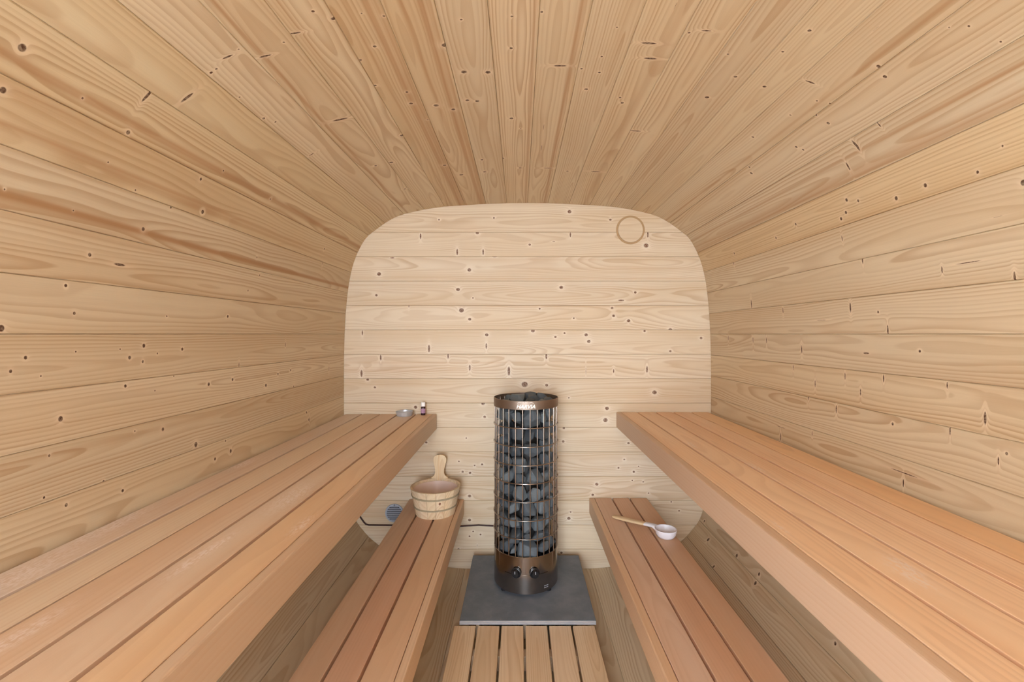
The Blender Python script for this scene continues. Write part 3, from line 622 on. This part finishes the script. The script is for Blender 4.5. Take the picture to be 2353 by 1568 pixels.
# ------------------------------------------------------------------ bucket
BX, BYc, BZ = -0.451, 2.455, CAM_Z-0.960
bk = empty('sauna_bucket', (BX, BYc, BZ)); tag(bk, 'round wooden sauna bucket with a paddle handle on the lower left bench', 'bucket')
rb, rt, bh, tw, NS = 0.104, 0.133, 0.143, 0.011, 16
def stave_mesh(a0, a1):
    vs, fs = [], []
    n = 3
    for i in range(n+1):
        a = a0+(a1-a0)*i/n
        for r, z in ((rb, 0.0), (rt, bh), (rt-tw, bh), (rb-tw, 0.0)): vs.append((r*cos(a), z, r*sin(a)))
    # bring to stave space: local y up the stave, x across, z outward (a measured from +z)
    vs = [(r_*0+v[2], v[1], v[0]) for r_, v in zip([0]*len(vs), vs)]
    for i in range(n):
        for q in range(4): fs.append((i*4+q, i*4+(q+1) % 4, i*4+4+(q+1) % 4, i*4+4+q))
    fs += [(0, 1, 2, 3), tuple(n*4+q for q in (3, 2, 1, 0))]
    bm = bmesh.new(); bv = [bm.verts.new(v) for v in vs]
    for f in fs: bm.faces.new([bv[i] for i in f])
    return bm_mesh('stave', bm, True, 0.5)
wa = 2*pi/NS; sm = stave_mesh(-wa/2+0.006, wa/2-0.006)
for i in range(NS):
    a = pi/2+i*wa
    # local x -> tangent, y -> up, z -> outward
    t, o_ = Vector((-sin(a), cos(a), 0)), Vector((cos(a), sin(a), 0))
    o = obj('stave', sm, BUCKET_WOOD, bk, mtx=Matrix(((t.x, 0, o_.x, 0), (t.y, 0, o_.y, 0), (0, 1, 0, 0), (0, 0, 0, 1))))
    tint(o, 0.06, (1.0, 0.98, 0.95))
    if i == 9: knots(o, [(0.085, -0.004, 0.008, 0.006)])
# paddle handle rising from the back
hl = [(-0.050, -0.012), (-0.047, 0.004), (-0.030, 0.016), (-0.0245, 0.030), (-0.025, 0.050), (-0.031, 0.075), (-0.0365, 0.095), (-0.036, 0.110), (-0.029, 0.122), (-0.016, 0.129), (0, 0.131)]
hl = hl+[(-x, y) for x, y in hl[-2::-1]]
bm = bmesh.new()
f0 = [bm.verts.new((x, y, -tw/2)) for x, y in hl]; f1 = [bm.verts.new((x, y, tw/2)) for x, y in hl]
bm.faces.new(f0); bm.faces.new(f1[::-1])
for i in range(len(hl)):
    j = (i+1) % len(hl); bm.faces.new((f0[i], f1[i], f1[j], f0[j]))
hd = obj('handle', bm_mesh('handle', bm, True, 0.5), BUCKET_WOOD, bk, mtx=Matrix(((-1, 0, 0, 0), (0, 0.10, 0.995, rt-0.0075), (0, 0.995, -0.10, bh), (0, 0, 0, 1))))
hd.color = (1.0, 0.95, 0.86, 1); hd['streak'] = 0.5
rad_at = lambda z: rb+(rt-rb)*z/bh
for z, hh in ((0.104, 0.0105), (0.045, 0.0095)):
    r0 = rad_at(z-hh/2); r1 = rad_at(z+hh/2)
    obj('hoop', lathe('hoop', [(r0, -hh/2), (r0+0.003, -hh/2+0.001), (r1+0.003, hh/2-0.001), (r1, hh/2)], 48, True), HOOP, bk, (0, 0, z))
obj('liner', lathe('liner', [(0.0, 0.016), (rad_at(0.016)-tw-0.001, 0.016), (rad_at(0.13)-tw-0.001, 0.130), (rad_at(0.13)-tw-0.003, 0.130), (rad_at(0.02)-tw-0.003, 0.019), (0, 0.019)], 48), LINER, bk)
obj('bottom', lathe('bottom', [(0, 0.002), (rb-tw-0.002, 0.002), (rb-tw-0.002, 0.014), (0, 0.014)], 32), BUCKET_WOOD, bk)

# ------------------------------------------------------------------ ladle
LB = Vector((0.686, 2.130, CAM_Z-0.9526)); LE = Vector((0.489, 2.362, CAM_Z-0.9526))
ld = empty('sauna_ladle', LB); tag(ld, 'pale wooden ladle lying across the lower right bench', 'ladle')
obj('bowl', lathe('bowl', [(0, 0.0), (0.024, 0.0005), (0.036, 0.005), (0.045, 0.017), (0.0500, 0.040), (0.0490, 0.042), (0.0465, 0.041), (0.0415, 0.019), (0.033, 0.009), (0.02, 0.0055), (0, 0.005)], 40), BOWL, ld)
d = (LE-LB); dl = d.length; d.normalize(); sd = Vector((-d.y, d.x, 0))
def sweep(name, stations):
    vs, fs = [], []; n = 12
    for t, z, wd, th in stations:
        for q in range(n):
            a = 2*pi*q/n; e = 2.6
            cx = abs(cos(a))**(2/e)*math.copysign(1, cos(a)); cz = abs(sin(a))**(2/e)*math.copysign(1, sin(a))
            vs.append((wd/2*cx, t, z+th/2*cz))
    m = len(stations)
    for i in range(m-1):
        for q in range(n): fs.append((i*n+q, i*n+(q+1) % n, i*n+n+(q+1) % n, i*n+n+q))
    fs += [tuple(range(n))[::-1], tuple((m-1)*n+q for q in range(n))]
    bm = bmesh.new(); bv = [bm.verts.new(v) for v in vs]
    for f in fs: bm.faces.new([bv[i] for i in f])
    return bm_mesh(name, bm, True, 0.9)
M3 = Matrix(((sd.x, d.x, 0, 0), (sd.y, d.y, 0, 0), (0, 0, 1, 0), (0, 0, 0, 1)))
obj('neck', sweep('neck', [(0.0455, 0.028, 0.040, 0.020), (0.054, 0.0325, 0.036, 0.019), (0.068, 0.0345, 0.031, 0.0155), (0.088, 0.0325, 0.032, 0.0150), (0.112, 0.0288, 0.0325, 0.0142)]), BOWL, ld, mtx=M3)
obj('handle', sweep('handle', [(0.110, 0.0290, 0.032, 0.0140), (0.15, 0.0235, 0.033, 0.015), (0.20, 0.0175, 0.035, 0.015), (0.25, 0.0122, 0.038, 0.015), (0.283, 0.0092, 0.038, 0.0145), (dl-0.005, 0.008, 0.034, 0.0135), (dl, 0.0076, 0.022, 0.009)]), LADLE_WOOD, ld, mtx=M3)

# ------------------------------------------------------------------ tin and bottle on the upper left bench
tz = CAM_Z-0.464
tn = empty('tin', (-0.652, 2.588, tz)); tag(tn, 'small round silver tin on the far end of the upper left bench', 'tin')
obj('dish', lathe('dish', [(0, 0.0), (0.040, 0.0), (0.043, 0.002), (0.0475, 0.021), (0.0490, 0.0255), (0.0480, 0.027), (0.0455, 0.0255), (0.042, 0.010), (0.034, 0.0075), (0, 0.0075)], 40), CHROME, tn)
obj('inner_lid', lathe('inner_lid', [(0, 0.0080), (0.030, 0.0080), (0.031, 0.0095), (0.030, 0.016), (0.026, 0.0185), (0, 0.0195)], 32), CHROME, tn)
bt = empty('essence_bottle', (-0.5495, 2.606, tz)); tag(bt, 'tiny dark bottle with a white cap beside the silver tin', 'bottle')
AMBER = plain('dark_amber_glass', srgb(48, 18, 26), 0.15, spec=0.6)
LAB = plain('lilac_paper_label', srgb(176, 140, 168), 0.6, var=0.2, scale=120)
obj('glass_body', lathe('glass_body', [(0, 0.0), (0.0115, 0.0), (0.013, 0.0015), (0.013, 0.043), (0.011, 0.048), (0.0075, 0.050), (0.0075, 0.054), (0, 0.054)], 28), AMBER, bt)
obj('label_wrap', lathe('label_wrap', [(0.0130, 0.012), (0.0134, 0.012), (0.0134, 0.038), (0.0130, 0.038)], 28, True), LAB, bt)
obj('cap', lathe('cap', [(0.0078, 0.0505), (0.0125, 0.0505), (0.0125, 0.072), (0.0115, 0.0745), (0, 0.075)], 24), WHITE, bt)

# ------------------------------------------------------------------ vents and cable on the end wall
vx, vz = CX+(906.7-1212)*PX, CAM_Z-(1179-768)*PX
vg = empty('air_vent', (vx, YB-0.001, vz)); tag(vg, 'round grey louvred air vent low on the end wall', 'air vent')
def wall_rot(): return (pi/2, 0, 0)            # lathe axis towards the room
obj('frame', lathe('frame', [(0.044, 0.0), (0.0535, 0.0), (0.0535, 0.004), (0.052, 0.007), (0.046, 0.007), (0.044, 0.005)], 48, True), VENT, vg, rot=wall_rot())
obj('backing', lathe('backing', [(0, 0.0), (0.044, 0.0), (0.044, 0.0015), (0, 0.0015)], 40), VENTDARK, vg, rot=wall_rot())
for i in range(8):
    zz = -0.0385+i*0.011
    hw = math.sqrt(max(0.0, 0.0448**2-zz*zz))
    obj('louvre', box_mesh('louvre', 2*hw, 0.0075, 0.0042, 0.0006), VENT, vg, (0, -0.0045, zz), (0.5, 0, 0))
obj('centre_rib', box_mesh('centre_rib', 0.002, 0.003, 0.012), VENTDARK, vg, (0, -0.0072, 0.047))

rx, rz_ = CX+(1448.6-1212)*PX, CAM_Z-(528.8-768)*PX
vp = empty('vent_cover', (rx, YB-0.0005, rz_)); tag(vp, 'round spruce vent cover let into the top right of the end wall', 'vent cover')
bm = bmesh.new(); bmesh.ops.create_cone(bm, cap_ends=True, segments=56, radius1=0.0725, radius2=0.0715, depth=0.004)
o = obj('cover_disc', bm_mesh('cover_disc', bm, True, 0.5), PINE_BACK[0], vp, mtx=Matrix(((0, 1, 0, 0), (0, 0, -1, -0.002), (-1, 0, 0, 0), (0, 0, 0, 1)))); o.color = (0.99, 0.97, 0.94, 1)
obj('rim', lathe('rim', [(0.0728, 0.0), (0.0835, 0.0), (0.0835, 0.0012), (0.0728, 0.0012)], 56, True), SEAM, vp, rot=wall_rot())

def wall_pt(px, py, off=0.0045): return (CX+(px-1212)*PX, YB-off, CAM_Z-(py-768)*PX)
path = [wall_pt(803, 1120), wall_pt(815, 1160), wall_pt(829, 1189), wall_pt(836, 1199), wall_pt(841, 1204.5), wall_pt(848, 1206.5), wall_pt(900, 1207), wall_pt(1000, 1208), wall_pt(1060, 1209), wall_pt(1100, 1206.5), wall_pt(1135, 1208.5), wall_pt(1180, 1209), wall_pt(1200, 1210, 0.012), wall_pt(1206, 1216, 0.05), (SX, SY+SR+0.020, PLATE_Z+0.12), (SX, SY+SR+0.0055, PLATE_Z+0.10)]
cb = obj('power_cable', tube('power_cable', path, 0.0042, 8), CABLE); tag(cb, 'thin dark cable running along the end wall to the stove', 'cable')
